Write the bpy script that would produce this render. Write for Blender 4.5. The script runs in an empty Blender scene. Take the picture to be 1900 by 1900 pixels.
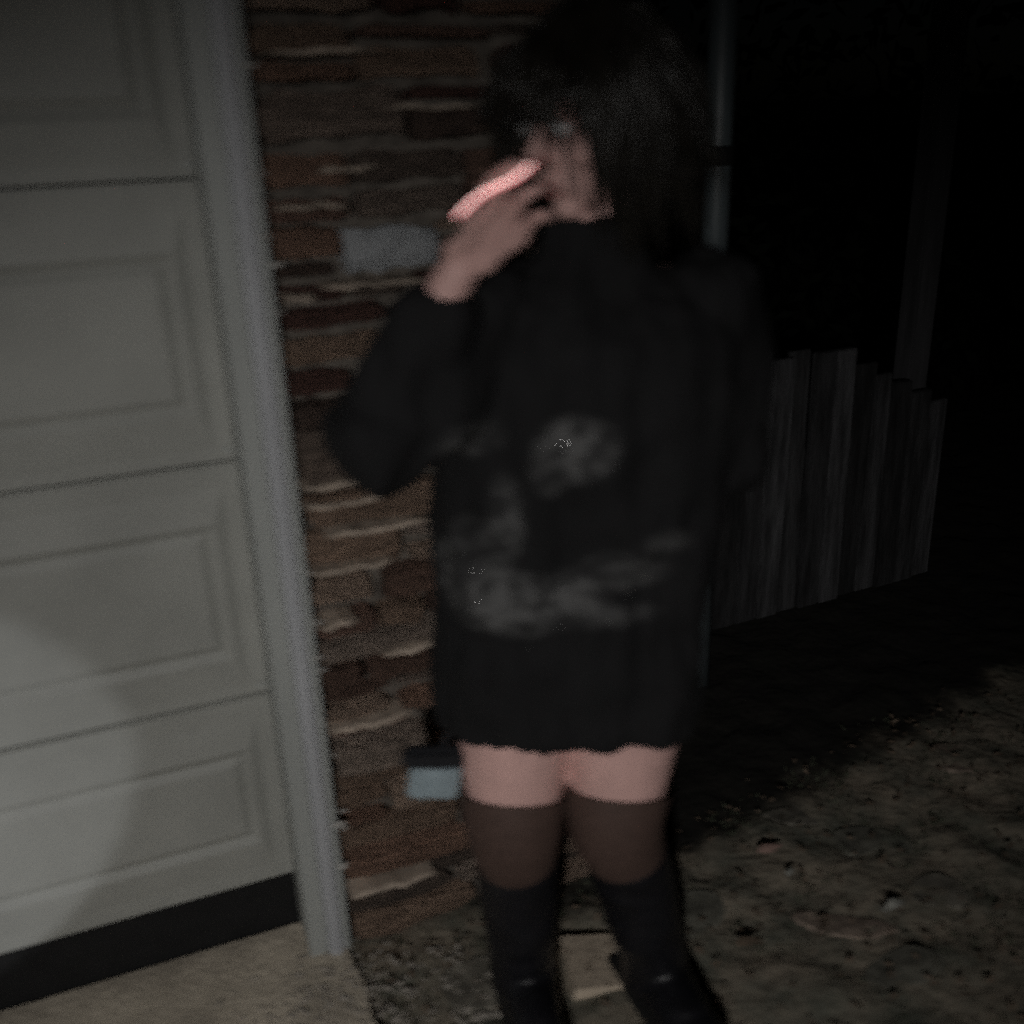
import bpy, bmesh, math, random
from mathutils import Vector, Matrix, noise
R = math.radians
S = bpy.context.scene
COL = S.collection

# ------------------------------------------------------------------ camera
cd = bpy.data.cameras.new('camera')
cam = bpy.data.objects.new('camera', cd); COL.objects.link(cam)
CAM_F = 1905.0 / 1900.0
cd.sensor_width = 36; cd.lens = 36 * CAM_F; cd.clip_start = 0.02; cd.clip_end = 600
p, r = R(21.7), R(-2.07)
fw = Vector((0, math.cos(p), -math.sin(p))); u0 = Vector((0, math.sin(p), math.cos(p))); r0 = Vector((1, 0, 0))
rt = r0 * math.cos(r) + u0 * math.sin(r); up = -r0 * math.sin(r) + u0 * math.cos(r)
cam.matrix_world = Matrix.Translation((0, 0, 1.595)) @ Matrix((rt, up, -fw)).transposed().to_4x4()
cd.dof.use_dof = True; cd.dof.focus_distance = 4.0; cd.dof.aperture_fstop = 1.7; cd.dof.aperture_ratio = 0.55   # a hand-held phone that missed its focus
S.camera = cam

# ------------------------------------------------------------------ world, moon, exposure
SUN_EL, SUN_ROT = R(40), R(200)
w = bpy.data.worlds.new('World'); S.world = w; w.use_nodes = True
nt = w.node_tree; nt.nodes.clear()
sky = nt.nodes.new('ShaderNodeTexSky'); sky.sky_type = 'NISHITA'; sky.sun_disc = False
sky.sun_elevation = SUN_EL; sky.sun_rotation = SUN_ROT
bg = nt.nodes.new('ShaderNodeBackground'); bg.inputs['Strength'].default_value = 0.00009
wo = nt.nodes.new('ShaderNodeOutputWorld')
nt.links.new(sky.outputs[0], bg.inputs[0]); nt.links.new(bg.outputs[0], wo.inputs[0])
sd = bpy.data.lights.new('sun', 'SUN'); sd.energy = 0.006; sd.angle = R(0.5); sd.color = (1, .95, .88)
so = bpy.data.objects.new('sun', sd); COL.objects.link(so)
so.rotation_euler = (R(90) - SUN_EL, 0, R(-20))
vs = S.view_settings
vs.view_transform = 'Standard'; vs.look = 'None'; vs.exposure = 0; vs.gamma = 1; vs.use_curve_mapping = False

S.cycles.use_denoising = False      # keep the grain of a dark hand-held picture
S.cycles.use_adaptive_sampling = True; S.cycles.adaptive_threshold = 0.10; S.cycles.adaptive_min_samples = 20

# ------------------------------------------------------------------ helpers
def mat(name, col, rough=0.8, noise_amt=0.0, scale=10.0, col2=None, bump=0.0, bscale=60.0, rnd=None, spec=0.3, metal=0.0, stretch=(1, 1, 1), detail=5):
    m = bpy.data.materials.new(name); m.use_nodes = True
    n = m.node_tree.nodes; l = m.node_tree.links; b = n['Principled BSDF']
    b.inputs['Roughness'].default_value = rough; b.inputs['Specular IOR Level'].default_value = spec
    b.inputs['Metallic'].default_value = metal
    tc = n.new('ShaderNodeTexCoord'); mp = n.new('ShaderNodeMapping'); mp.inputs['Scale'].default_value = stretch
    l.new(tc.outputs['Object'], mp.inputs['Vector'])
    c = (*col, 1)
    out = None
    if rnd:                                    # colour by the piece's own random number
        oi = n.new('ShaderNodeObjectInfo'); rp = n.new('ShaderNodeValToRGB'); rp.color_ramp.interpolation = 'CONSTANT'
        els = rp.color_ramp.elements
        while len(els) < len(rnd): els.new(0.5)
        for i, q in enumerate(rnd): els[i].position = i / len(rnd); els[i].color = (*q, 1)
        l.new(oi.outputs['Random'], rp.inputs[0]); out = rp.outputs[0]
    if noise_amt or col2:
        t = n.new('ShaderNodeTexNoise'); t.inputs['Scale'].default_value = scale; t.inputs['Detail'].default_value = detail
        t.inputs['Roughness'].default_value = 0.62
        l.new(mp.outputs[0], t.inputs['Vector'])
        r_ = n.new('ShaderNodeMapRange'); r_.inputs[1].default_value = 0.36; r_.inputs[2].default_value = 0.64
        l.new(t.outputs[0], r_.inputs[0])
        mx = n.new('ShaderNodeMix'); mx.data_type = 'RGBA'
        l.new(r_.outputs[0], mx.inputs[0])
        if out is not None:
            mx.blend_type = 'MULTIPLY'; mx.inputs[0].default_value = 1
            l.new(out, mx.inputs[6])
            cr = n.new('ShaderNodeValToRGB'); cr.color_ramp.elements[0].color = (1 - noise_amt,) * 3 + (1,); cr.color_ramp.elements[1].color = (1 + noise_amt * .6,) * 3 + (1,)
            l.new(r_.outputs[0], cr.inputs[0]); l.new(cr.outputs[0], mx.inputs[7])
            m.node_tree.links.remove(mx.inputs[0].links[0]); mx.inputs[0].default_value = 1
        else:
            mx.inputs[6].default_value = c
            mx.inputs[7].default_value = (*(col2 or [x * (1 - noise_amt) for x in col]), 1)
        out = mx.outputs[2]
    if out is not None: l.new(out, b.inputs['Base Color'])
    else: b.inputs['Base Color'].default_value = c
    if bump:
        t2 = n.new('ShaderNodeTexNoise'); t2.inputs['Scale'].default_value = bscale; t2.inputs['Detail'].default_value = 6
        l.new(mp.outputs[0], t2.inputs['Vector'])
        bp = n.new('ShaderNodeBump'); bp.inputs['Strength'].default_value = bump; bp.inputs['Distance'].default_value = 0.01
        l.new(t2.outputs[0], bp.inputs['Height']); l.new(bp.outputs[0], b.inputs['Normal'])
    return m

def emit(name, col, strength):
    m = bpy.data.materials.new(name); m.use_nodes = True
    b = m.node_tree.nodes['Principled BSDF']
    b.inputs['Base Color'].default_value = (*col, 1)
    b.inputs['Emission Color'].default_value = (*col, 1); b.inputs['Emission Strength'].default_value = strength
    return m

def props(o, label=None, cat=None, group=None, kind=None):
    if label: o['label'] = label
    if cat: o['category'] = cat
    if group: o['group'] = group
    if kind: o['kind'] = kind
    return o

def empty(name, loc=(0, 0, 0), rz=0.0, **k):
    o = bpy.data.objects.new(name, None); COL.objects.link(o); o.location = loc; o.rotation_euler = (0, 0, rz)
    o.empty_display_size = 0.1
    return props(o, **k)

def link(name, me, m, parent=None, smooth=False, **k):
    o = bpy.data.objects.new(name, me); COL.objects.link(o)
    if m and not me.materials: me.materials.append(m)
    if parent: o.parent = parent
    if smooth:
        for f in me.polygons: f.use_smooth = True
    return props(o, **k)

def obj(name, bm, m, parent=None, smooth=False, **k):
    me = bpy.data.meshes.new(name); bm.normal_update(); bm.to_mesh(me); bm.free()
    return link(name, me, m, parent, smooth, **k)

def box(bm, x0, x1, y0, y1, z0, z1, bev=0.0):
    t = bmesh.new(); bmesh.ops.create_cube(t, size=1)
    bmesh.ops.scale(t, vec=(x1 - x0, y1 - y0, z1 - z0), verts=t.verts)
    bmesh.ops.translate(t, vec=((x0 + x1) / 2, (y0 + y1) / 2, (z0 + z1) / 2), verts=t.verts)
    if bev: bmesh.ops.bevel(t, geom=t.edges[:], offset=bev, segments=2, affect='EDGES')
    me = bpy.data.meshes.new('t'); t.to_mesh(me); t.free(); bm.from_mesh(me); bpy.data.meshes.remove(me)

def abox(name, m, parent, x0, x1, y0, y1, z0, z1, bev=0.003, **k):
    bm = bmesh.new(); box(bm, x0, x1, y0, y1, z0, z1, bev); return obj(name, bm, m, parent, **k)

def tube(bm, pts, rad, n=8, cap=True, flat=1.0):
    """tapered tube along points; rad is a number or list"""
    pts = [Vector(q) for q in pts]; N = len(pts)
    rs = rad if isinstance(rad, (list, tuple)) else [rad] * N
    rings = []; ref = None
    for i, q in enumerate(pts):
        t = (pts[min(i + 1, N - 1)] - pts[max(i - 1, 0)]).normalized()
        if ref is None: ref = Vector((0, 0, 1)) if abs(t.z) < .9 else Vector((0, 1, 0))
        a = t.cross(ref).normalized(); b = a.cross(t).normalized(); ref = b
        rings.append([bm.verts.new(q + a * math.cos(2 * math.pi * k / n) * rs[i] + b * math.sin(2 * math.pi * k / n) * rs[i] * flat) for k in range(n)])
    for i in range(N - 1):
        for k in range(n):
            bm.faces.new((rings[i][k], rings[i][(k + 1) % n], rings[i + 1][(k + 1) % n], rings[i + 1][k]))
    if cap: bm.faces.new(rings[0][::-1]); bm.faces.new(rings[-1])

def ball(bm, c, rx, ry=None, rz=None, seg=16, rot=None):
    t = bmesh.new(); bmesh.ops.create_uvsphere(t, u_segments=seg, v_segments=max(6, seg // 2), radius=1)
    M = Matrix.Translation(Vector(c)) @ (rot or Matrix()) @ Matrix.Diagonal((rx, ry or rx, rz or rx, 1))
    bmesh.ops.transform(t, matrix=M, verts=t.verts)
    me = bpy.data.meshes.new('t'); t.to_mesh(me); t.free(); bm.from_mesh(me); bpy.data.meshes.remove(me)

def limb(bm, a, b, ra, rb, n=14):
    a = Vector(a); b = Vector(b)
    tube(bm, [a, a.lerp(b, .5), b], [ra, (ra + rb) / 2, rb], n); ball(bm, a, ra, seg=n); ball(bm, b, rb, seg=n)

def fuse(name, bm, voxel, smooth_it=6):
    """weld overlapping volumes into one continuous skin; returns a mesh"""
    me = bpy.data.meshes.new(name); bm.normal_update(); bm.to_mesh(me); bm.free()
    o = bpy.data.objects.new(name, me); COL.objects.link(o)
    m = o.modifiers.new('r', 'REMESH'); m.mode = 'VOXEL'; m.voxel_size = voxel
    s = o.modifiers.new('s', 'SMOOTH'); s.factor = 0.5; s.iterations = smooth_it
    dg = bpy.context.evaluated_depsgraph_get(); dg.update()
    out = bpy.data.meshes.new_from_object(o.evaluated_get(dg))
    bpy.data.objects.remove(o); bpy.data.meshes.remove(me); out.materials.clear()
    out.name = name
    return out

rng = random.Random(7)
# ------------------------------------------------------------------ materials
M = {}
M['door'] = mat('door_paint', (.345, .35, .325), .55, .22, 2.2, bump=.05, bscale=40)
M['trim'] = mat('trim_paint', (.44, .45, .47), .5, .14, 7.0, bump=.1, bscale=50, stretch=(1, 1, .3))
M['jamb'] = mat('jamb_paint', (.37, .385, .37), .55, .12, 6.0, bump=.1, bscale=40, stretch=(1, 1, .3))
M['rubber'] = mat('black_rubber', (.010, .010, .0105), .8, .3, 20)
M['mortar'] = mat('mortar', (.16, .14, .12), .95, .5, 30, bump=.6, bscale=120)
M['lime'] = mat('lime_mortar', (.52, .50, .47), .9, .3, 40, bump=.4)
PAL = [(0.204, 0.125, 0.095), (0.376, 0.26, 0.191), (0.133, 0.091, 0.073), (0.29, 0.178, 0.138), (0.476, 0.35, 0.27), (0.184, 0.14, 0.114), (0.386, 0.236, 0.172), (0.279, 0.216, 0.178), (0.156, 0.08, 0.064), (0.387, 0.308, 0.255)]
M['stone'] = mat('field_stone', (.2, .15, .12), .85, .80, 13, bump=1.0, bscale=45, rnd=PAL, stretch=(.4, .4, 2.6))
M['pale'] = mat('pale_stone', (.50, .52, .54), .85, .45, 25, bump=.8, bscale=45)
M['concrete'] = mat('apron_concrete', (.60, .53, .43), .9, .35, 9, bump=.5, bscale=60)
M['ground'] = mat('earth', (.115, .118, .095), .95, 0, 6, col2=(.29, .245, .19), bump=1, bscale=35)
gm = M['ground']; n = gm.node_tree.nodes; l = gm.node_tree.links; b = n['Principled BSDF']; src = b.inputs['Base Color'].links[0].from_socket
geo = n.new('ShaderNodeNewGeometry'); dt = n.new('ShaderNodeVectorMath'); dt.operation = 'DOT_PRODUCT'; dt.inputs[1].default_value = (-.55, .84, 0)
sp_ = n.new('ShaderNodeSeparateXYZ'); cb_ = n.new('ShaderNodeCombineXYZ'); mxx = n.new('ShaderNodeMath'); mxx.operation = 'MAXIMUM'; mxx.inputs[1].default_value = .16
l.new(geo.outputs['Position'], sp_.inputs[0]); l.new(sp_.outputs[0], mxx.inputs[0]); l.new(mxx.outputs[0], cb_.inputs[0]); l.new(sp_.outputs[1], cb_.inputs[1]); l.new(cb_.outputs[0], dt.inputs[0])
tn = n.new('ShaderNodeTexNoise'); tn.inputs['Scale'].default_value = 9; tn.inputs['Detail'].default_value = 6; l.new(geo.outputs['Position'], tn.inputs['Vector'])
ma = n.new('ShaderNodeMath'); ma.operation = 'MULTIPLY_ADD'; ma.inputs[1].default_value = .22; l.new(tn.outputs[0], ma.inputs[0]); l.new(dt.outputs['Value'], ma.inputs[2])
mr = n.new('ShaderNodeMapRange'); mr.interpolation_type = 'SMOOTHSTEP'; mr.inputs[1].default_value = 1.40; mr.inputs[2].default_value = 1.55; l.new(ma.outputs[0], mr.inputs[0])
mx = n.new('ShaderNodeMix'); mx.data_type = 'RGBA'; l.new(mr.outputs[0], mx.inputs[0]); l.new(src, mx.inputs[6]); mx.inputs[7].default_value = (.013, .012, .010, 1)  # light falloff painted into the earth: fades to near black towards the fence
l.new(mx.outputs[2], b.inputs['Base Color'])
M['flag'] = mat('flagstone', (.2, .17, .14), .85, .5, 16, bump=.6, bscale=40, rnd=[(.30, .24, .18), (.19, .175, .145), (.34, .27, .21), (.15, .145, .12), (.24, .19, .155), (.13, .12, .10)])
M['pebble'] = mat('pebble', (.45, .41, .36), .8, .5, 60, rnd=None)
M['leaf'] = mat('dead_leaf', (.20, .15, .11), .8, .6, 40)
M['leaf_pink'] = mat('faded_leaf', (.50, .33, .28), .8, .3, 60)
M['leaf_pale'] = mat('bleached_leaf', (.42, .42, .38), .8, .35, 60)
M['moss'] = mat('moss', (.085, .095, .065), 1, .5, 40)
M['wood'] = mat('weathered_wood', (.1, .1, .1), .85, .6, 5, rnd=[(.055, .055, .058), (.034, .034, .036), (.068, .068, .072), (.042, .042, .044), (.024, .024, .025)], bump=.6, bscale=30, stretch=(6, 6, .7))
M['pipe'] = mat('painted_pipe', (.12, .145, .155), .45, .3, 9, spec=.6, stretch=(1, 1, .4))
M['skin'] = mat('skin', (.74, .47, .43), .5, .12, 18, bump=.08, bscale=200, spec=.4)
M['hair'] = mat('dark_hair', (.015, .0125, .009), .40, .5, 30, spec=.45)
M['boot'] = mat('black_leather', (.010, .010, .013), .42, .4, 20, bump=.2, bscale=60, spec=.4)
M['sole'] = mat('boot_sole', (.012, .012, .012), .9)
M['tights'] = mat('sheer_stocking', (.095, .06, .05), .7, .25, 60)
M['lip'] = mat('lip', (.42, .16, .15), .4); M['eye'] = mat('eye_white', (.6, .6, .6), .2); M['iris'] = mat('iris', (.03, .02, .015), .15)
M['nail'] = mat('nail', (.55, .3, .3), .25)
M['metal'] = mat('lamp_metal', (.03, .03, .03), .5, metal=.6)
M['pouch'] = mat('blue_grey_vinyl', (.33, .41, .45), .4, .3, 20, bump=.15)
M['pouch_flap'] = mat('black_flap', (.012, .013, .016), .6)
M['steel'] = mat('steel', (.7, .7, .7), .15, metal=1)
M['hedge'] = mat('hedge_leaf', (.008, .011, .006), .9, .5, 10)

# ------------------------------------------------------------------ wall frame: x along the wall, -y towards the camera
O = Vector((-0.3641, 1.6191, 0)); RZ = R(21.0)

# ------------------------------------------------------------------ lights that the place has (their fixtures stand behind / beside the camera)
def lamp_light(name, loc, target, energy, col, size, blend, rad, parent):
    ld = bpy.data.lights.new(name, 'SPOT'); ld.energy = energy; ld.color = col; ld.spot_size = R(size); ld.spot_blend = blend
    ld.shadow_soft_size = rad
    lo = bpy.data.objects.new(name, ld); COL.objects.link(lo)
    lo.rotation_euler = (Vector(target) - Vector(loc)).to_track_quat('-Z', 'Y').to_euler()
    lo.location = Vector(loc) - parent.location; lo.parent = parent
    return lo
lp = empty('post_lantern', (-0.30, -1.9, 0), label='black post lantern standing behind the place where the photo is taken', cat='lamp')
bm = bmesh.new(); tube(bm, [(0, 0, 0), (0, 0, 1.75)], [.035, .028], 12); box(bm, -.09, .09, -.09, .09, 0, .03, .005); obj('post', bm, M['metal'], lp)
bm = bmesh.new(); tube(bm, [(0, 0, 1.75), (0, -.06, 1.80), (0, -.06, 1.95)], [.028, .06, .06], 12); tube(bm, [(0, -.06, 1.86), (0, .02, 1.83)], [.07, .10], 16, cap=False)
obj('lamp_head', bm, M['metal'], lp)
bm = bmesh.new(); ball(bm, (0, -.02, 1.845), .035, seg=10); obj('bulb', bm, emit('bulb_glow', (1, .95, .85), 1.0), lp)
lamp_light('lantern_light', (-0.30, -1.84, 1.82), (-.16, 1.55, .33), 168, (1.0, .975, .945), 54, 1.0, .10, lp)
sp = empty('spike_spotlight', (-1.35, 0.35, 0), label='small black spike spotlight in the ground left of the garage door', cat='spotlight')
bm = bmesh.new(); tube(bm, [(0, 0, -.05), (0, 0, .16)], .01, 8); obj('spike', bm, M['metal'], sp)
bm = bmesh.new(); tube(bm, [(0, -.05, .17), (.03, .03, .20)], [.035, .045], 14, cap=False); obj('shade', bm, M['metal'], sp)
lamp_light('spike_light', (-1.33, .40, .205), (-1.235, 1.285, .41), 14.0, (.94, .96, 1.0), 43, .10, .015, sp)

# ------------------------------------------------------------------ ground
def terrain(name, x0, x1, y0, y1, nx, ny, z, amp, fr, m, **k):
    bm = bmesh.new(); vv = []
    for j in range(ny + 1):
        for i in range(nx + 1):
            x = x0 + (x1 - x0) * i / nx; y = y0 + (y1 - y0) * j / ny
            vv.append(bm.verts.new((x, y, z + amp * noise.fractal(Vector((x * fr, y * fr, 3.1)), 0.6, 2.1, 4))))
    for j in range(ny):
        for i in range(nx):
            a = j * (nx + 1) + i; bm.faces.new((vv[a], vv[a + 1], vv[a + nx + 2], vv[a + nx + 1]))
    return obj(name, bm, m, None, True, **k)
bm = bmesh.new()
for q in [(-300, -300), (300, -300), (300, 300), (-300, 300)]: bm.verts.new((*q, -.03))
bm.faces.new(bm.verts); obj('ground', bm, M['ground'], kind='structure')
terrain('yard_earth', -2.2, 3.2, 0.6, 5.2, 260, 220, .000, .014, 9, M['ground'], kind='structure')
# driveway apron in front of the door
bm = bmesh.new(); W = Matrix.Translation(O) @ Matrix.Rotation(RZ, 4, 'Z')
edge = [(-.02, .10)] + [(.012 + .02 * rng.uniform(-1, 1), -.02 - .09 * i) for i in range(1, 11)]
poly = [W @ Vector((x, y, .020)) for x, y in edge] + [W @ Vector((x, y, .020)) for x, y in [(-.05, -2.4), (-2.6, -2.4), (-2.6, .10)]]
f = bm.faces.new([bm.verts.new(q) for q in poly])
ex = bmesh.ops.extrude_face_region(bm, geom=[f]); bmesh.ops.translate(bm, vec=(0, 0, -.05), verts=[v for v in ex['geom'] if isinstance(v, bmesh.types.BMVert)])
bmesh.ops.recalc_face_normals(bm, faces=bm.faces)
obj('driveway', bm, M['concrete'], kind='structure')

# flagstones: an irregular paved path, each stone its own piece
path = empty('garden_path', (0, 0, 0), kind='structure')
fl = random.Random(21)
def flag(cx, cy, rx, ry, rot, h):
    n = fl.randint(5, 7); bm = bmesh.new(); a0 = fl.uniform(0, 6)
    ring = []
    for i in range(n):
        an = a0 + 2 * math.pi * i / n + fl.uniform(-.4, .4); rr = fl.uniform(.72, 1.15)
        x, y = math.cos(an) * rx * rr, math.sin(an) * ry * rr
        ring.append(Vector((x * math.cos(rot) - y * math.sin(rot), x * math.sin(rot) + y * math.cos(rot))))
    for it in range(2): ring = [q for i in range(len(ring)) for q in (ring[i].lerp(ring[(i + 1) % len(ring)], .2), ring[i].lerp(ring[(i + 1) % len(ring)], .8))]
    n = len(ring)
    top = [bm.verts.new((q.x * .90, q.y * .90, h)) for q in ring]; mid = [bm.verts.new((q.x, q.y, h - .008)) for q in ring]
    bm.faces.new(top)
    for i in range(n):
        j = (i + 1) % n; bm.faces.new((mid[i], mid[j], top[j], top[i]))
    o = obj('flagstone', bm, M['flag'], path); o.location = (cx, cy, 0); o.rotation_euler = (fl.gauss(0, .02), fl.gauss(0, .02), 0); return o
bm = bmesh.new(); q_ = [(.088, 1.484), (.208, 1.497), (.206, 1.625), (.068, 1.622)]
t_ = [bm.verts.new((x, y, .017)) for x, y in q_]; b_ = [bm.verts.new((x + (x - .15) * .08, y + (y - 1.57) * .08, -.01)) for x, y in q_]
bm.faces.new(t_)
for i in range(4): bm.faces.new((b_[i], b_[(i + 1) % 4], t_[(i + 1) % 4], t_[i]))
bmesh.ops.recalc_face_normals(bm, faces=bm.faces); tan_flag = obj('flagstone', bm, M['flag'], path); tan_flag.data.materials[0] = mat('tan_flagstone', (.55, .46, .36), .85, .25, 20, bump=.4); tan_flag['label'] = 'pale tan flagstone between the boots'
for iy in range(6):
    for ix in range(9):
        cx = -.20 + ix * .215 + (iy % 2) * .10 + fl.uniform(-.03, .03); cy = 1.12 + iy * .17 + cx * .42 - .08 + fl.uniform(-.025, .025)
        if cx < -.12 and cy > 1.45: continue
        if cy > 1.60 + cx * .62 and cx > .0: continue
        if abs(cx - .155) < .12 and abs(cy - 1.535) < .12: continue
        Lp = W.inverted() @ Vector((cx, cy, 0))
        if Lp.x < .14 and Lp.y < .1 and cx < .0: continue
        if fl.random() < .5: continue
        flag(cx, cy, fl.uniform(.06, .14), fl.uniform(.04, .085), fl.uniform(-.4, .8), fl.uniform(.002, .006))

# ------------------------------------------------------------------ garage door
gd = empty('garage_door', O, RZ, label='pale sectional garage door with raised panels beside the stone wall', cat='garage door')
Z = [.147, .577, 1.040, 1.503, 1.966]
XR = -.064; XL = -2.36
for i in range(4):
    z0, z1 = Z[i] + .002, Z[i + 1] - .002
    bm = bmesh.new(); box(bm, XL, XR, .10, .14, z0, z1, .004); sec = obj('door_section', bm, M['door'], gd)
    for k in range(4):                          # raised panels with sloped shoulders in a shallow recess
        x1 = -.142 - k * .565; x0 = x1 - .49; pz0, pz1 = z0 + (.10 if i else .115), z1 - .12
        pan = bmesh.new()
        def ringp(d, y):
            e = max(d, -.034); return [pan.verts.new(q) for q in ((x0 + e, y, pz0 + d), (x1 - e, y, pz0 + d), (x1 - e, y, pz1 - d), (x0 + e, y, pz1 - d))]
        rr = [ringp(-.080, .1005), ringp(-.014, .0915), ringp(.003, .1003), ringp(.019, .0925), ringp(.036, .0925)]
        for a_, b_ in zip(rr, rr[1:]):
            for q in range(4): pan.faces.new((a_[q], a_[(q + 1) % 4], b_[(q + 1) % 4], b_[q]))
        pan.faces.new(rr[-1]); bmesh.ops.recalc_face_normals(pan, faces=pan.faces)
        obj('raised_panel', pan, M['door'], sec)
abox('bottom_seal', M['rubber'], gd, XL, XR, .108, .135, .0, .146, .004)
# steel hinge bolts by the joints
for z in Z[1:4]:
    bm = bmesh.new(); tube(bm, [(-.088, .101, z + .02), (-.088, .096, z + .02)], .006, 8); obj('bolt', bm, M['jamb'], gd)

df = empty('door_frame', O, RZ, label='grey painted timber frame around the garage door', cat='door frame')
abox('jamb', M['jamb'], df, -.077, -.040, -.006, .16, 0, 2.02, .003)
abox('trim_board', M['trim'], df, -.0395, -.012, -.022, .15, 0, 2.02, .006)
abox('outer_bead', M['jamb'], df, -.0115, .004, -.012, .14, 0, 2.02, .004)
abox('jamb', M['jamb'], df, XL - .06, XL + .0, -.006, .16, 0, 2.02, .003)
abox('trim_board', M['trim'], df, XL - .09, XL - .0605, -.022, .15, 0, 2.02, .006)
abox('head_board', M['trim'], df, XL - .09, .004, -.022, .16, 2.0205, 2.16, .006)

# ------------------------------------------------------------------ stone wall
sw = empty('stone_wall', O, RZ, label='rough stacked stone wall end in brown and tan beside the garage door', cat='stone wall')
XE = .56; TH = .36; TOP = 2.42
abox('wall_core', M['mortar'], sw, .012, XE - .03, .040, TH - .02, 0, TOP - .02, .006)
def stone_mesh(seed):
    """unit stone: x 0..1, z 0..1, rough domed front at y=0, back at y=1"""
    g = random.Random(seed); nx, nz = 6, 3; bm = bmesh.new(); F = []
    for j in range(nz + 1):
        row = []
        for i in range(nx + 1):
            u, v = i / nx, j / nz
            e = min(u, 1 - u) * 5; e2 = min(v, 1 - v) * 3
            y = .30 * (1 - min(1, e)) + .28 * (1 - min(1, e2)) + g.uniform(-.12, .12)
            uu = u + (g.uniform(-.02, .02) if 0 < i < nx else (.03 if i == 0 else -.03) * g.random() * (1 + 2 * (j in (0, nz))))
            vv = v + (g.uniform(-.08, .08) if 0 < j < nz else (1 if j == 0 else -1) * g.uniform(0, .16))
            row.append(bm.verts.new((uu, y, vv)))
        F.append(row)
    for j in range(nz):
        for i in range(nx): bm.faces.new((F[j][i], F[j][i + 1], F[j + 1][i + 1], F[j + 1][i]))
    rim = F[0] + [F[j][nx] for j in range(1, nz + 1)] + F[nz][-2::-1] + [F[j][0] for j in range(nz - 1, 0, -1)]
    back = [bm.verts.new((v.co.x, 2.2, v.co.z)) for v in rim]
    for i in range(len(rim)):
        j = (i + 1) % len(rim); bm.faces.new((rim[j], rim[i], back[i], back[j]))
    me = bpy.data.meshes.new('stone'); bmesh.ops.recalc_face_normals(bm, faces=bm.faces); bm.to_mesh(me); bm.free(); me.materials.append(M['stone']); return me
LEDGES = [(0.01, 0.15, 0.856), (0.01, 0.162, 0.538), (0.01, 0.101, 1.01), (0.01, 0.141, 0.976), (0.024, 0.2, 1.672), (0.193, 0.342, 1.593), (0.075, 0.254, 1.335), (0.022, 0.13, 1.458), (0.01, 0.082, 0.754), (0.011, 0.186, 0.155), (0.014, 0.057, 1.323), (0.041, 0.225, 0.919), (0.116, 0.219, 0.675), (0.092, 0.178, 1.509)]
SM = [stone_mesh(40 + i) for i in range(14)]
st = random.Random(11)
pale_me = SM[3].copy(); pale_me.materials.clear(); pale_me.materials.append(M['pale'])
z = 0.0
while z < TOP - .03:
    h = st.choice([.04, .052, .066, .078, .09, .10, .112]); h = min(h, TOP - z)
    if 1.27 < z < 1.36 and z + h > 1.345: h = 1.345 - z if 1.345 - z > .02 else h
    pale_row = abs(z - 1.345) < .004
    if pale_row: h = .085
    x = .006 + st.uniform(0, .004)
    while x < XE - .02:
        L = st.uniform(.08, .25) * (1.25 if h > .06 else 1); L = min(L, XE - x)
        if pale_row and x < .05: L = .11
        elif pale_row and x < .13: L = .165
        if XE - x - L < .06: L = XE - x
        pl = pale_row and .09 < x < .14
        cuts = [0, 1]
        if h > .07 and not pl and st.random() < .5: cuts = [0, st.uniform(.3, .7), 1]
        for c0, c1 in zip(cuts, cuts[1:]):
            o = link('stone', pale_me if pl else st.choice(SM), None, sw)
            if pl: o['label'] = 'whitish blue-grey stone'
            hh = h * (c1 - c0)
            o.location = (x + .003, st.uniform(-.028, .018), z + h * c0 + .003); o.scale = (L - st.uniform(.004, .014), .034, hh - st.uniform(.005, .013))
            o.rotation_euler = (st.uniform(-.09, .09), st.uniform(-.035, .035), st.uniform(-.06, .06))
        x += L
    # return face of the wall end
    y = .05
    while y < TH - .03:
        L = min(st.uniform(.12, .22), TH - y)
        o = link('stone', st.choice(SM), None, sw); o.rotation_euler = (0, 0, R(90)); o.location = (XE + .002 + st.uniform(-.006, .006), y, z + .003); o.scale = (L - .008, .030, h - .008)
        y += L
    z += h
# thin ledge slabs standing proud of the face, pale colour painting lit stone edges
M['ledge'] = mat('pale_ledge', (.52, .43, .35), .85, .5, 20, bump=.6, stretch=(.4, .4, 2))
for x0, x1, zz in LEDGES:
    x1 = max(x1, x0 + .05); bm = bmesh.new(); nn = 9; R4 = []
    for i in range(nn):
        t = i / (nn - 1); x = x0 + (x1 - x0) * t; w_ = min(1, 5 * min(t, 1 - t) + .25); th_ = st.uniform(.003, .0065) * w_; y_ = -.030 - st.uniform(0, .012) * w_; zc = zz + st.uniform(-.003, .003)
        R4.append([bm.verts.new(q) for q in ((x, y_, zc - th_ * .4), (x, y_ + .006, zc + th_), (x, .03, zc + th_), (x, .03, zc - th_))])
    for a_, b_ in zip(R4, R4[1:]):
        for k in range(4): bm.faces.new((a_[k], a_[(k + 1) % 4], b_[(k + 1) % 4], b_[k]))
    bm.faces.new(R4[0]); bm.faces.new(R4[-1]); bmesh.ops.recalc_face_normals(bm, faces=bm.faces); obj('ledge_stone', bm, M['ledge'], sw)
# rough lime lumps where the frame meets the stones
bm = bmesh.new()
for i in range(26):
    zz = st.uniform(.1, 2.0); ball(bm, (st.uniform(-.006, .022), st.uniform(-.016, .004), zz), st.uniform(.004, .018), .006, st.uniform(.0015, .004), seg=6)
obj('mortar_crumbs', bm, M['lime'], sw, kind='stuff')

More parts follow.
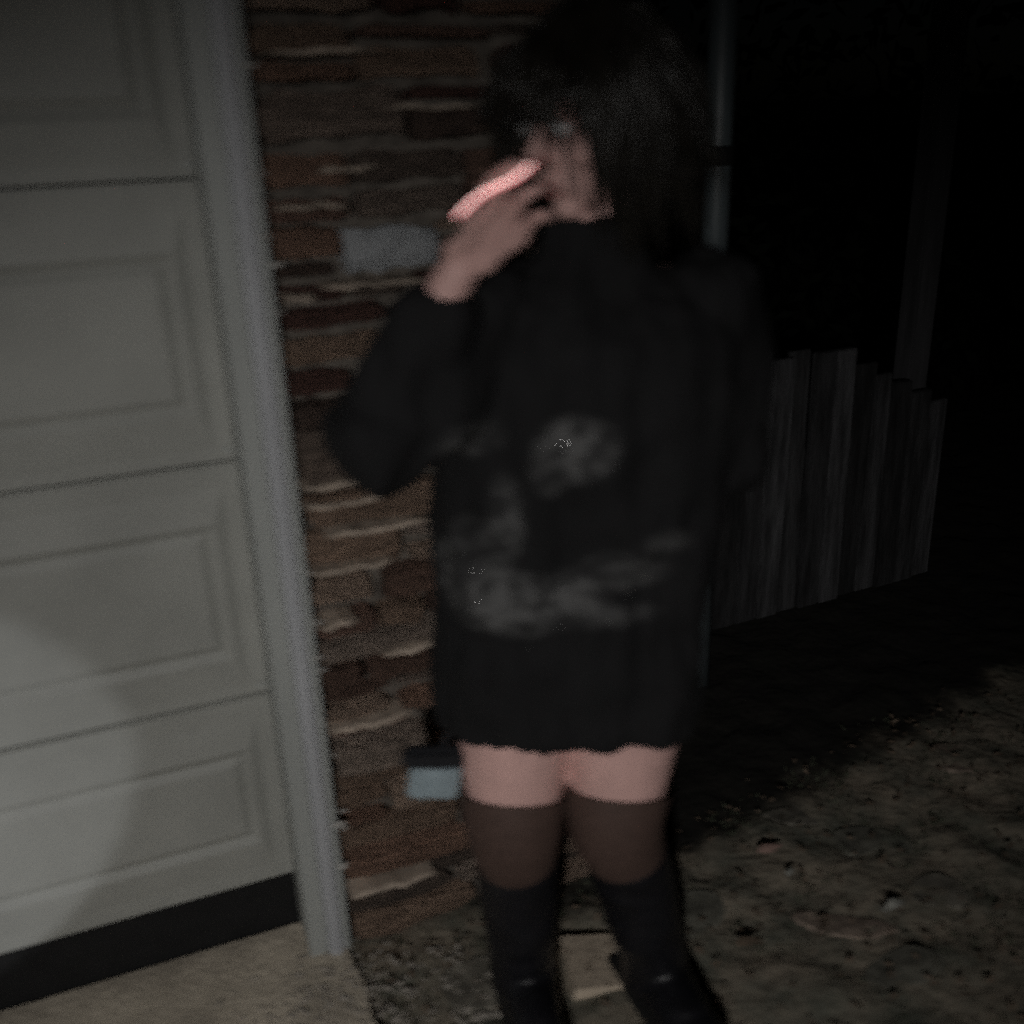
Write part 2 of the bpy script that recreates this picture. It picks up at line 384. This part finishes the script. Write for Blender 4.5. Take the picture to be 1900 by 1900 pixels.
# ------------------------------------------------------------------ far right: slat fence, posts, dark hedge
fe = empty('slat_fence', (.62, 2.86, 0), R(24), label='grey close-boarded fence panel of upright slats faint in the dark behind the person', cat='fence')
fr = random.Random(5)
for i in range(11):
    x = i * .082; hh = .90 + .012 * fr.uniform(-1, 1) - .04 * max(0, i - 5) - .006 * i
    o = abox('slat', M['wood'], fe, x, x + .0775, fr.uniform(-.012, .004), .018, .03, hh, .003)
    o.rotation_euler = (fr.uniform(-.02, .02), 0, 0)
for zz in (.18, .50): abox('rail', M['wood'], fe, -.03, .90, .034, .065, zz, zz + .07, .003)
pp = empty('drainpipe', (.525, 2.6, 0), label='grey upright pipe with collar joints rising behind the person', cat='pipe')
bm = bmesh.new(); tube(bm, [(0, 0, 0), (0, 0, 2.9)], .033, 16); obj('pipe', bm, M['pipe'], pp, True)
for zz in (1.44, .5, 2.3):
    bm = bmesh.new(); tube(bm, [(0, 0, zz), (0, 0, zz + .045)], .039, 16); obj('collar', bm, M['rubber'] if zz == 1.44 else M['pipe'], pp, True)
po = empty('timber_post', (1.33, 3.3, 0), R(20), label='tall weathered timber post beyond the slat fence', cat='post')
M['post'] = mat('grey_post', (.075, .075, .08), .8, .4, 5, stretch=(5, 5, .6))
abox('shaft', M['post'], po, -.04, .04, -.04, .04, 0, 2.9, .006); abox('foot_plate', M['pipe'], po, -.065, .065, -.065, .065, 0, .02, .004)
bm = bmesh.new(); hg = random.Random(9)
for i in range(5200):
    x = hg.uniform(-1.5, 7.0); zz = hg.uniform(0, 2.6) + .25 * noise.noise(Vector((x, 0, 0))); y = 5.6 + hg.gauss(0, .16) - .15 * noise.noise(Vector((x * 2, zz * 2, 5)))
    s = hg.uniform(.04, .08); c = Vector((x, y, max(.03, zz))); u = Vector((hg.gauss(0, 1), hg.gauss(0, 1), hg.gauss(0, 1))).normalized(); v = u.orthogonal().normalized()
    bm.faces.new([bm.verts.new(c + u * s), bm.verts.new(c + v * s * .5), bm.verts.new(c - u * s), bm.verts.new(c - v * s * .5)])
obj('hedge', bm, M['hedge'], label='dark leafy hedge lost in the night beyond the fence', cat='hedge')

# ------------------------------------------------------------------ person
Y0 = 1.50
def P_(x, y, z): return Vector((x, y, z))
person = empty('person', (.11, Y0, 0), label='person in oversized black top, bare thighs and black boots, hand raised to the face', cat='person')
off = Vector((.11, Y0, 0))
def local(me):
    me.transform(Matrix.Translation(-off)); return me
HC = P_(.115, 1.468, 1.575)                    # head centre
face_dir = Vector((-.68, -.66, -.30)).normalized()
fx = face_dir.cross(Vector((0, 0, 1))).normalized(); fz = fx.cross(face_dir).normalized()   # fx: the person's left side in picture terms
HM = Matrix.Translation(HC) @ Matrix((fx, -face_dir, fz)).transposed().to_4x4()             # head frame: x side, -y forward, z up
def H(x, y, z): return HM @ Vector((x, y, z))
HR = HM.to_3x3().to_4x4()
hipL, hipR = P_(.005, 1.51, .86), P_(.190, 1.51, .86)
knL, knR = P_(-.016, 1.46, .45), P_(.160, 1.465, .45)
anL, anR = P_(-.010, 1.49, .085), P_(.238, 1.49, .085)
shL, shR = P_(-.05, 1.48, 1.325), P_(.295, 1.51, 1.315)
elL, wrL = P_(-.190, 1.36, 1.180), P_(-.058, 1.325, 1.398)
elR, wrR = P_(.345, 1.58, 1.045), P_(.22, 1.68, .91)
bm = bmesh.new()
ball(bm, P_(.115, 1.51, .92), .165, .105, .13); ball(bm, P_(.118, 1.50, 1.08), .135, .09, .14); ball(bm, P_(.12, 1.495, 1.23), .155, .10, .15)
limb(bm, shL, shR, .055, .055); limb(bm, P_(.122, 1.50, 1.33), H(0, .02, -.09), .056, .05)
# head
ball(bm, H(0, .018, .025), .078, .096, .095, rot=HR, seg=24); ball(bm, H(0, -.022, -.045), .058, .066, .072, rot=HR, seg=20)
ball(bm, H(0, -.066, -.098), .022, .02, .018, rot=HR); limb(bm, H(0, -.088, .012), H(0, -.112, -.030), .009, .014, 10)
ball(bm, H(-.011, -.102, -.034), .009, rot=HR, seg=8); ball(bm, H(.011, -.102, -.034), .009, rot=HR, seg=8)
ball(bm, H(-.035, -.070, .032), .026, .012, .007, rot=HR, seg=10); ball(bm, H(.035, -.070, .032), .026, .012, .007, rot=HR, seg=10)
ball(bm, H(-.045, -.055, -.025), .026, .022, .022, rot=HR); ball(bm, H(.045, -.055, -.025), .026, .022, .022, rot=HR)
ball(bm, H(0, -.088, -.062), .023, .012, .012, rot=HR, seg=10)
for s in (-1, 1): ball(bm, H(s * .079, .015, -.01), .010, .018, .030, rot=HR, seg=10)
# legs
for hp, kn, an in ((hipL, knL, anL), (hipR, knR, anR)):
    limb(bm, hp, hp.lerp(kn, .55), .100, .104, 20); limb(bm, hp.lerp(kn, .55), kn, .104, .078, 20); ball(bm, kn + Vector((0, -.012, 0)), .054, .052, .06)
    ca = kn.lerp(an, .33) + Vector((0, .018, 0)); limb(bm, kn, ca, .058, .056); limb(bm, ca, an, .056, .036)
    fa = Matrix.Rotation(R(8 if kn is knL else 20), 3, 'Z'); limb(bm, an + Vector((0, .02, -.03)), an + fa @ Vector((0, -.14, -.048)), .036, .028)
# arms
limb(bm, shL, elL, .050, .040); limb(bm, elL, elL.lerp(wrL, .35), .040, .041); limb(bm, elL.lerp(wrL, .35), wrL, .041, .026)
limb(bm, shR, elR, .050, .040); limb(bm, elR, elR.lerp(wrR, .35), .040, .040); limb(bm, elR.lerp(wrR, .35), wrR, .040, .026)
VA, VB = P_(.050, 1.240, 1.537), P_(-.049, 1.215, 1.479)      # the glowing pen: mouthpiece, outer end
def finger(pts, r0, r1):
    pts = [Vector(q) for q in pts]; n = len(pts) - 1
    for i in range(n): limb(bm, pts[i], pts[i + 1], r0 + (r1 - r0) * i / n, r0 + (r1 - r0) * (i + 1) / n, 10)
# raised hand: palm beside the pen, index and middle finger over it, thumb under it
pc = wrL.lerp(P_(-.004, 1.315, 1.450), .55)
K = [P_(-.022, 1.296, 1.470), P_(-.006, 1.304, 1.462), P_(.010, 1.314, 1.452), P_(.024, 1.325, 1.440)]     # knuckles, index first
for k in K: limb(bm, wrL + (k - wrL) * .15, k, .019, .0125, 10)
ball(bm, pc, .030, .018, .034)
finger([K[0], P_(-.016, 1.268, 1.503), P_(.004, 1.262, 1.522), P_(.020, 1.272, 1.530)], .0095, .0070)
finger([K[1], P_(.002, 1.272, 1.500), P_(.022, 1.268, 1.520), P_(.037, 1.280, 1.528)], .0098, .0070)
finger([K[2], P_(.024, 1.284, 1.488), P_(.044, 1.280, 1.500), P_(.054, 1.292, 1.500)], .0095, .0068)
finger([K[3], P_(.042, 1.302, 1.466), P_(.056, 1.298, 1.468), P_(.058, 1.308, 1.460)], .0085, .0062)
finger([wrL.lerp(K[0], .35) + Vector((-.018, -.004, .004)), P_(-.046, 1.292, 1.440), P_(-.034, 1.276, 1.462), P_(-.018, 1.264, 1.478)], .0125, .0085)
# the other hand, behind the back
h2 = wrR + Vector((-.055, .012, -.03)); limb(bm, wrR, h2, .028, .030)
for i in range(4):
    b0 = h2 + Vector((-.012, -.012 + .0 * i, .026 - .018 * i)); finger([b0, b0 + Vector((-.035, .006, -.008)), b0 + Vector((-.056, -.004, -.022)), b0 + Vector((-.058 + .004 * i, -.016, -.036))], .0098, .007)
finger([wrR + Vector((-.02, -.006, .02)), wrR + Vector((-.045, -.028, .012)), wrR + Vector((-.07, -.036, .0))], .012, .0085)
body = link('body', local(fuse('body', bm, .0042, 5)), M['skin'], person, True)
# face pieces
for s in (-1, 1):
    bm = bmesh.new(); ball(bm, H(s * .031, -.079, .012) - off, .012, .010, .009, rot=HR, seg=12); e = obj('eye', bm, M['eye'], person, True)
    bm = bmesh.new(); ball(bm, H(s * .031, -.0875, .012) - off, .005, .0025, .005, rot=HR, seg=10); obj('iris', bm, M['iris'], e, True)
    bm = bmesh.new(); tube(bm, [H(s * .012, -.093, .034) - off, H(s * .032, -.089, .040) - off, H(s * .052, -.072, .034) - off], [.003, .0045, .002], 6); obj('eyebrow', bm, M['hair'], person, True)
bm = bmesh.new(); ball(bm, H(0, -.096, -.057) - off, .021, .008, .005, rot=HR, seg=12); ball(bm, H(0, -.095, -.067) - off, .018, .009, .006, rot=HR, seg=12); obj('lips', bm, M['lip'], person, True)
# hair: a cap and many hanging locks
bm = bmesh.new(); ball(bm, H(0, .034, .040), .098, .108, .098, rot=HR, seg=24); ball(bm, H(0, .05, -.03), .090, .080, .10, rot=HR, seg=20)
cap = local(fuse('hair', bm, .006, 4))
bmc = bmesh.new(); bmc.from_mesh(cap)
for v in bmc.verts: v.co += v.normal * .006 * noise.noise(v.co * 60)
hr = random.Random(3)
for i in range(1100):
    th_ = hr.uniform(0, 2 * math.pi); ph = math.acos(hr.uniform(-.15, 1))
    d = Vector((math.sin(ph) * math.cos(th_), math.sin(ph) * math.sin(th_), math.cos(ph)))
    front = d.y < -.55 and abs(d.x) < .6
    q = Vector((d.x * .097, .034 + d.y * .106, .040 + d.z * .101))
    Lh = hr.uniform(.14, .25) if not front else hr.uniform(.05, .10)
    if d.y < -.20 and d.z < .30 and (d.x > -.62 or d.y < -.62): continue
    pts = []; out = Vector((d.x, d.y, 0)); out = out.normalized() if out.length > .05 else Vector((1, 0, 0)); wv = hr.uniform(0, 6); cur = hr.uniform(.004, .016)
    for k in range(8):
        t = k / 7
        qq = q + out * (.014 * math.sin(t * 2.6) * (.5 + max(0, d.z))) + Vector((0, 0, -1)) * (Lh * t * t * .7 + Lh * t * .35) + Vector((math.cos(wv + t * 5), math.sin(wv + t * 5), 0)) * cur * t
        if d.z > .5: qq += out * .055 * t
        if abs(d.x) > .5 and d.y < .0: qq += Vector((-.014 * math.copysign(1, d.x) * t, -.040 * t * (1 - t * .4), 0))
        pts.append(HM @ qq - off)
    rr = hr.uniform(.002, .006)
    tube(bmc, pts, [rr * .7, rr, rr, rr, rr, rr * .8, rr * .5, rr * .12], 5, cap=False)
me = bpy.data.meshes.new('hair'); bmc.to_mesh(me); bmc.free(); bpy.data.meshes.remove(cap)
link('hair', me, M['hair'], person, True)

# oversized black top with worn grey print
mt = mat('black_top', (.0125, .0125, .0135), .85, .25, 9, bump=.25, bscale=220, spec=.2)
n = mt.node_tree.nodes; l = mt.node_tree.links; b = n['Principled BSDF']
src = b.inputs['Base Color'].links[0].from_socket
tc = n.new('ShaderNodeTexCoord'); sx = n.new('ShaderNodeSeparateXYZ'); l.new(tc.outputs['Object'], sx.inputs[0])
def math_(op, a, c):
    q = n.new('ShaderNodeMath'); q.operation = op
    for i, v in enumerate((a, c)):
        if hasattr(v, 'name'): l.new(v, q.inputs[i])
        else: q.inputs[i].default_value = v
    return q.outputs[0]
acc = None
# (centre x, centre z, half width, half height, strength): a worn front print in broad smudges, with a lit cloth fold painted in
for cx, cz, hw, hh, s in [(-.018, 1.145, .062, .052, 1.0), (-.055, 1.12, .03, .05, .5), (-.165, 1.165, .05, .035, .45), (-.118, 1.04, .028, .075, .75), (-.16, .985, .06, .06, .4), (-.13, .905, .105, .062, 1.0), (-.205, .94, .035, .06, .7), (-.03, .91, .06, .05, .85), (.06, .955, .075, .035, .55), (.11, .99, .05, .03, .4), (.0, .885, .11, .022, .45)]:
    dx = math_('DIVIDE', math_('SUBTRACT', sx.outputs[0], cx), hw); dz = math_('DIVIDE', math_('SUBTRACT', sx.outputs[2], cz), hh)
    d2 = math_('ADD', math_('MULTIPLY', dx, dx), math_('MULTIPLY', dz, dz)); g = math_('MULTIPLY', math_('MAXIMUM', math_('SUBTRACT', 1.15, d2), 0), s)
    acc = g if acc is None else math_('MAXIMUM', acc, g)
ty = n.new('ShaderNodeTexNoise'); ty.inputs['Scale'].default_value = 34; ty.inputs['Detail'].default_value = 6; l.new(tc.outputs['Object'], ty.inputs['Vector'])
tr = n.new('ShaderNodeMapRange'); tr.inputs[1].default_value = .40; tr.inputs[2].default_value = .62; l.new(ty.outputs[0], tr.inputs[0])
frontm = n.new('ShaderNodeMapRange'); frontm.inputs[1].default_value = -.02; frontm.inputs[2].default_value = -.06; l.new(sx.outputs[1], frontm.inputs[0])
fac = math_('MULTIPLY', math_('MULTIPLY', math_('MINIMUM', acc, 1.0), math_('ADD', tr.outputs[0], .25)), frontm.outputs[0])
mx = n.new('ShaderNodeMix'); mx.data_type = 'RGBA'; l.new(fac, mx.inputs[0]); l.new(src, mx.inputs[6]); mx.inputs[7].default_value = (.105, .105, .105, 1)
l.new(mx.outputs[2], b.inputs['Base Color'])
bm = bmesh.new()
rings = [(.645, .085, 1.50, .222, .150), (.70, .087, 1.50, .225, .150), (.84, .092, 1.50, .222, .145), (.98, .100, 1.495, .222, .140), (1.10, .108, 1.49, .220, .140), (1.20, .114, 1.49, .222, .138), (1.28, .118, 1.495, .215, .125), (1.335, .121, 1.50, .175, .100), (1.375, .122, 1.50, .100, .078), (1.405, .122, 1.50, .078, .072), (1.435, .120, 1.492, .070, .068), (1.452, .118, 1.488, .066, .064)]
prev = None; vr = []
for z_, cx, cy, rx, ry in rings:
    ring = []
    for k in range(40):
        a_ = 2 * math.pi * k / 40; ca, sa = math.cos(a_), math.sin(a_)
        e = .8; ring.append(bm.verts.new((cx + rx * math.copysign(abs(ca) ** e, ca), cy + ry * math.copysign(abs(sa) ** e, sa), z_)))
    if prev:
        for k in range(40): bm.faces.new((prev[k], prev[(k + 1) % 40], ring[(k + 1) % 40], ring[k]))
    else: bm.faces.new(ring[::-1])
    prev = ring
bm.faces.new(prev)
dl = (elL - shL).normalized(); dr_ = (elR - shR).normalized()
sg = Vector((.012, -.022, -.022))
limb(bm, shL + Vector((.03, 0, -.015)), shL.lerp(elL, .5) + sg, .085, .088, 18); limb(bm, shL.lerp(elL, .5) + sg, elL + sg * .6, .088, .076, 18)
limb(bm, elL + dl * .01, elL.lerp(wrL, .70), .060, .046, 16)
limb(bm, shR + Vector((-.03, 0, -.01)), shR, .084, .084, 18); limb(bm, shR, shR.lerp(elR, .5), .084, .082, 18); limb(bm, shR.lerp(elR, .5), elR, .082, .074, 18); limb(bm, elR, elR.lerp(wrR, .8), .072, .048, 16)
top = fuse('top', bm, .0075, 7)
bmt = bmesh.new(); bmt.from_mesh(top); bpy.data.meshes.remove(top)
bmt.normal_update()
kill = [f_ for f_ in bmt.faces if f_.normal.z < -.65 and f_.calc_center_median().z < .672]
bmesh.ops.delete(bmt, geom=kill, context='FACES')
for v in bmt.verts:
    c = v.co
    fold = noise.fractal(Vector((c.x * 13, c.y * 13, c.z * 3.2)), .8, 2, 3) * .017 + noise.noise(Vector((c.x * 7 + c.z * 9, c.y * 5, c.z * 12 - c.x * 9))) * .013
    if c.z < .95: fold += .006 * math.sin(c.x * 55 + 2 * noise.noise(c * 5)) * (.95 - c.z) * 2
    v.co += v.normal * fold
    if c.z < .69: v.co.z += .012 * noise.noise(Vector((c.x * 9, c.y * 9, 0)))
me = bpy.data.meshes.new('oversized_top'); bmt.to_mesh(me); bmt.free()
topo = link('oversized_top', local(me), mt, person, True)
# sequins of the print, tiny flat glints stuck to the cloth
from mathutils.bvhtree import BVHTree
bv = BVHTree.FromPolygons([v.co.copy() for v in me.vertices], [tuple(q.vertices) for q in me.polygons])
sq = bmesh.new(); sr = random.Random(17)
for cx, cz, wx, wz, cnt in [(-.02, 1.145, .05, .04, 22), (-.10, .905, .10, .05, 24), (.03, .93, .06, .03, 9), (-.19, .96, .03, .03, 6)]:
    for i in range(cnt):
        h_, nn, _, _ = bv.ray_cast(Vector((cx + sr.gauss(0, wx * .6), -1, cz + sr.gauss(0, wz * .6))), Vector((0, 1, 0)))
        if not h_: continue
        nn = (nn + Vector((sr.gauss(0, .25), sr.gauss(0, .25), sr.gauss(0, .25)))).normalized(); u = nn.orthogonal().normalized(); v = nn.cross(u); s_ = sr.uniform(.0006, .0012); c = h_ + nn * .002
        sq.faces.new([sq.verts.new(c + (u * math.cos(k * math.pi / 3) + v * math.sin(k * math.pi / 3)) * s_) for k in range(6)])
obj('sequins', sq, mat('sequin', (.75, .75, .75), .25, metal=.9), topo, kind='stuff')
# stockings and boots
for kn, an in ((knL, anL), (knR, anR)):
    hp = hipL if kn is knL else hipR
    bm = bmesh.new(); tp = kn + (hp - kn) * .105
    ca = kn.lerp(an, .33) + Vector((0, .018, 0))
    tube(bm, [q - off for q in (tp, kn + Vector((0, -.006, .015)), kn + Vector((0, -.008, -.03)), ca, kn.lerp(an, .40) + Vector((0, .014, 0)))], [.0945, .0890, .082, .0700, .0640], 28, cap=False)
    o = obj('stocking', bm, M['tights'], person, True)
    bm = bmesh.new(); cb = kn.lerp(an, .30) + Vector((0, .012, 0))
    a0 = an - off
    tube(bm, [cb - off, kn.lerp(an, .5) + Vector((0, .012, 0)) - off, kn.lerp(an, .75) - off, a0 + Vector((0, .0, .02)), a0 + Vector((0, .005, -.05))], [.074, .074, .068, .062, .064], 22)
    TM = Matrix.Rotation(R(8 if kn is knL else 20), 3, 'Z')
    ball(bm, cb - off, .074, .074, .02); limb(bm, a0 + Vector((0, .03, -.035)), a0 + TM @ Vector((.004, -.12, -.04)), .058, .050); ball(bm, a0 + TM @ Vector((.004, -.165, -.043)), .056, .062, .042)
    bme = fuse('boot', bm, .006, 4)
    for v in bme.vertices:
        v.co.z = max(v.co.z, .022); k = noise.noise(Vector((v.co.x * 8, v.co.y * 8, v.co.z * 30))); v.co += v.normal * .003 * k
    bo = link('boot', bme, M['boot'], person, True)
    bm = bmesh.new()
    outl = [(-.046, .085), (.046, .085), (.046, 0), (.044, -.08), (.054, -.16), (.035, -.218), (.0, -.228), (-.035, -.218), (-.05, -.16), (-.042, -.08), (-.046, 0)]
    tr_ = [(TM @ Vector((x * 1.2, y * 1.02, 0))) for x, y in outl]
    lo = [bm.verts.new((a0.x + q.x, a0.y + q.y, .002)) for q in tr_]; hi = [bm.verts.new((a0.x + q.x, a0.y + q.y, .026)) for q in tr_]
    bm.faces.new(lo); bm.faces.new(hi)
    for i in range(len(outl)): bm.faces.new((lo[i], lo[(i + 1) % len(outl)], hi[(i + 1) % len(outl)], hi[i]))
    bmesh.ops.recalc_face_normals(bm, faces=bm.faces); obj('sole', bm, M['sole'], bo)

# ------------------------------------------------------------------ what the person holds and carries
vp = empty('glow_stick', VA, label='slim bent stick glowing pink, held to the lips by the raised hand', cat='glow stick')
d = VB - VA; sn = Vector((.35, 0, .94)).normalized(); cv = [d * t + sn * q for t, q in ((.14, .001), (.24, -.0035), (.36, -.004), (.50, .0005), (.66, .005), (.80, .006), (.92, .002), (1.0, -.003))]; mid = cv[3]
bm = bmesh.new(); tube(bm, cv, [.0024] + [.0028] * 7, 12); obj('glow_tube', bm, emit('pink_glow', (1.0, .34, .34), .95), vp, True)
bm = bmesh.new(); tube(bm, [d * -.03, d * .06, d * .14], [.0025, .0036, .0048], 10); obj('mouthpiece', bm, M['lip'], vp, True)
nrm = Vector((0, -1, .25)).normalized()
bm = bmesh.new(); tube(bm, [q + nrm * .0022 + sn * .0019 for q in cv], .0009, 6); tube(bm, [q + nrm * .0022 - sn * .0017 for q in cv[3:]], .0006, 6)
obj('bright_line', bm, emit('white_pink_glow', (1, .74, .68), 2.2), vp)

pb = empty('pouch', (-.158, 1.44, .497), R(8), label='small pale blue-grey pouch with a black flap hanging at the hip', cat='pouch')
bm = bmesh.new(); box(bm, -.040, .045, -.012, .012, .012, .080, .006)
pob = obj('pouch_body', bm, M['pouch'], pb); pob.rotation_euler = (0, R(10), 0)
bm = bmesh.new(); box(bm, -.050, .060, -.016, .014, .074, .112, .008); o = obj('flap', bm, M['pouch_flap'], pb); o.rotation_euler = (0, R(6), 0)
bm = bmesh.new(); tube(bm, [(.03, .0, .105), (.05, .01, .16), (.07, .03, .24)], .005, 8); obj('strap', bm, M['pouch_flap'], pb)
bm = bmesh.new(); ball(bm, (-.008, -.018, .018), .004, .003, .004, seg=8); obj('snap', bm, M['steel'], pb)

# ------------------------------------------------------------------ litter
def leaf(name, x, y, s, rot, m, label, curl=.3, z=.024):
    bm = bmesh.new(); L_ = [(-1, 0), (-.6, .32), (-.1, .45), (.45, .28), (1, 0), (.45, -.28), (-.1, -.45), (-.6, -.32)]
    c = [bm.verts.new((t * s, 0, .12 * s + curl * s * .3 * math.cos(t * 2))) for t in (-1, -.6, -.1, .45, 1)]
    up_ = [bm.verts.new((x_ * s, y_ * s, curl * s * abs(y_) + .05 * s)) for x_, y_ in L_[1:4]]; dn = [bm.verts.new((x_ * s, y_ * s, curl * s * .6 * abs(y_) + .05 * s)) for x_, y_ in (L_[7], L_[6], L_[5])]
    for side, sg in ((up_, 1), (dn, -1)):
        fs = [(c[0], c[1], side[0]), (c[1], c[2], side[1], side[0]), (c[2], c[3], side[2], side[1]), (c[3], c[4], side[2])]
        for f_ in fs: bm.faces.new(f_ if sg < 0 else f_[::-1])
    o = obj(name, bm, m, None, False, label=label, cat='leaf', group='fallen leaves on the path'); o.location = (x, y, z); o.rotation_euler = (0, 0, rot); return o
leaf('fallen_leaf', .55, 1.85, .034, .35, M['leaf_pink'], 'faded pinkish leaf lying farthest back, right of the boots')
leaf('fallen_leaf', .575, 1.775, .018, .9, M['leaf_pale'], 'small bleached leaf just in front of the pinkish leaf')
leaf('fallen_leaf', .765, 1.665, .028, .5, M['leaf_pale'], 'larger bleached curled leaf on the path far right of the boots', .8)
leaf('fallen_leaf', .735, 1.655, .014, 2.2, M['leaf_pale'], 'tiny bleached leaf scrap touching the larger curled leaf', .6)
leaf('fallen_leaf', .44, 1.58, .030, .2, M['leaf'], 'brown leaf lying close beside the boot on the path')
lt = bmesh.new(); lr = random.Random(31)
def scrap(bm, c, s):
    rot = Matrix.Rotation(lr.uniform(0, 6.28), 3, 'Z') @ Matrix.Rotation(lr.gauss(0, .35), 3, 'X') @ Matrix.Rotation(lr.gauss(0, .3), 3, 'Y')
    bm.faces.new([bm.verts.new(Vector(c) + rot @ Vector(q) * s) for q in ((-1, 0, 0), (-.2, .45, .1), (1, 0, 0), (-.1, -.42, .12))])
for i in range(1500):
    x = lr.uniform(-.35, 1.7); y = lr.uniform(1.15, 2.5)
    if y > 1.80 + (x - .1) * .645 + lr.uniform(-.06, .05) and x > .05: continue
    if x < 0 and y > 1.62 + (x + .36) * .38: continue
    scrap(lt, (x, y, .012 + lr.uniform(0, .008)), lr.uniform(.004, .013))
obj('leaf_litter', lt, M['leaf'], kind='stuff')
ml = bmesh.new()
for i in range(9000):
    x = lr.uniform(-.42, 1.7); y = lr.uniform(1.12, 2.5)
    if noise.noise(Vector((x * 5, y * 5, 8))) < .02: continue
    if y > 1.80 + (x - .1) * .645 + lr.uniform(-.06, .05) and x > .05: continue
    if x < 0 and y > 1.62 + (x + .36) * .38: continue
    if (W.inverted() @ Vector((x, y, 0))).x < .03: continue
    a_ = lr.uniform(0, 6.28); h_ = lr.uniform(.008, .02); q = Vector((x, y, -.004)); t_ = Vector((math.cos(a_), math.sin(a_), 0))
    ml.faces.new([ml.verts.new(q - t_ * .003), ml.verts.new(q + t_ * .003), ml.verts.new(q + Vector((lr.gauss(0, .006), lr.gauss(0, .006), h_)))])
obj('moss_cover', ml, M['moss'], kind='stuff')
gv = bmesh.new()
def peb(x, y, z, s):
    t = bmesh.new(); bmesh.ops.create_icosphere(t, subdivisions=1, radius=1)
    for v in t.verts: v.co *= lr.uniform(.8, 1.2)
    bmesh.ops.transform(t, matrix=Matrix.Translation((x, y, z)) @ Matrix.Rotation(lr.uniform(0, 6), 4, 'Z') @ Matrix.Diagonal((s * 1.3, s, s * .7, 1)), verts=t.verts)
    m_ = bpy.data.meshes.new('t'); t.to_mesh(m_); t.free(); gv.from_mesh(m_); bpy.data.meshes.remove(m_)
for i in range(150):
    q = W @ Vector((lr.gauss(-.06, .07), lr.gauss(-.10, .055), 0)); peb(q.x, q.y, .022, lr.uniform(.002, .0055))
for i in range(170):
    q = W @ Vector((lr.gauss(-.15, .28), lr.gauss(-.22, .10), 0)); peb(q.x, q.y, .022, lr.uniform(.0015, .004))
for i in range(240):
    x, y = lr.uniform(-.36, .05), lr.uniform(1.2, 1.62)
    q = W.inverted() @ Vector((x, y, 0))
    if q.y > -.03 or q.x < .02: continue
    peb(x, y, .006, lr.uniform(.002, .009))
obj('gravel', gv, M['pebble'], kind='stuff')
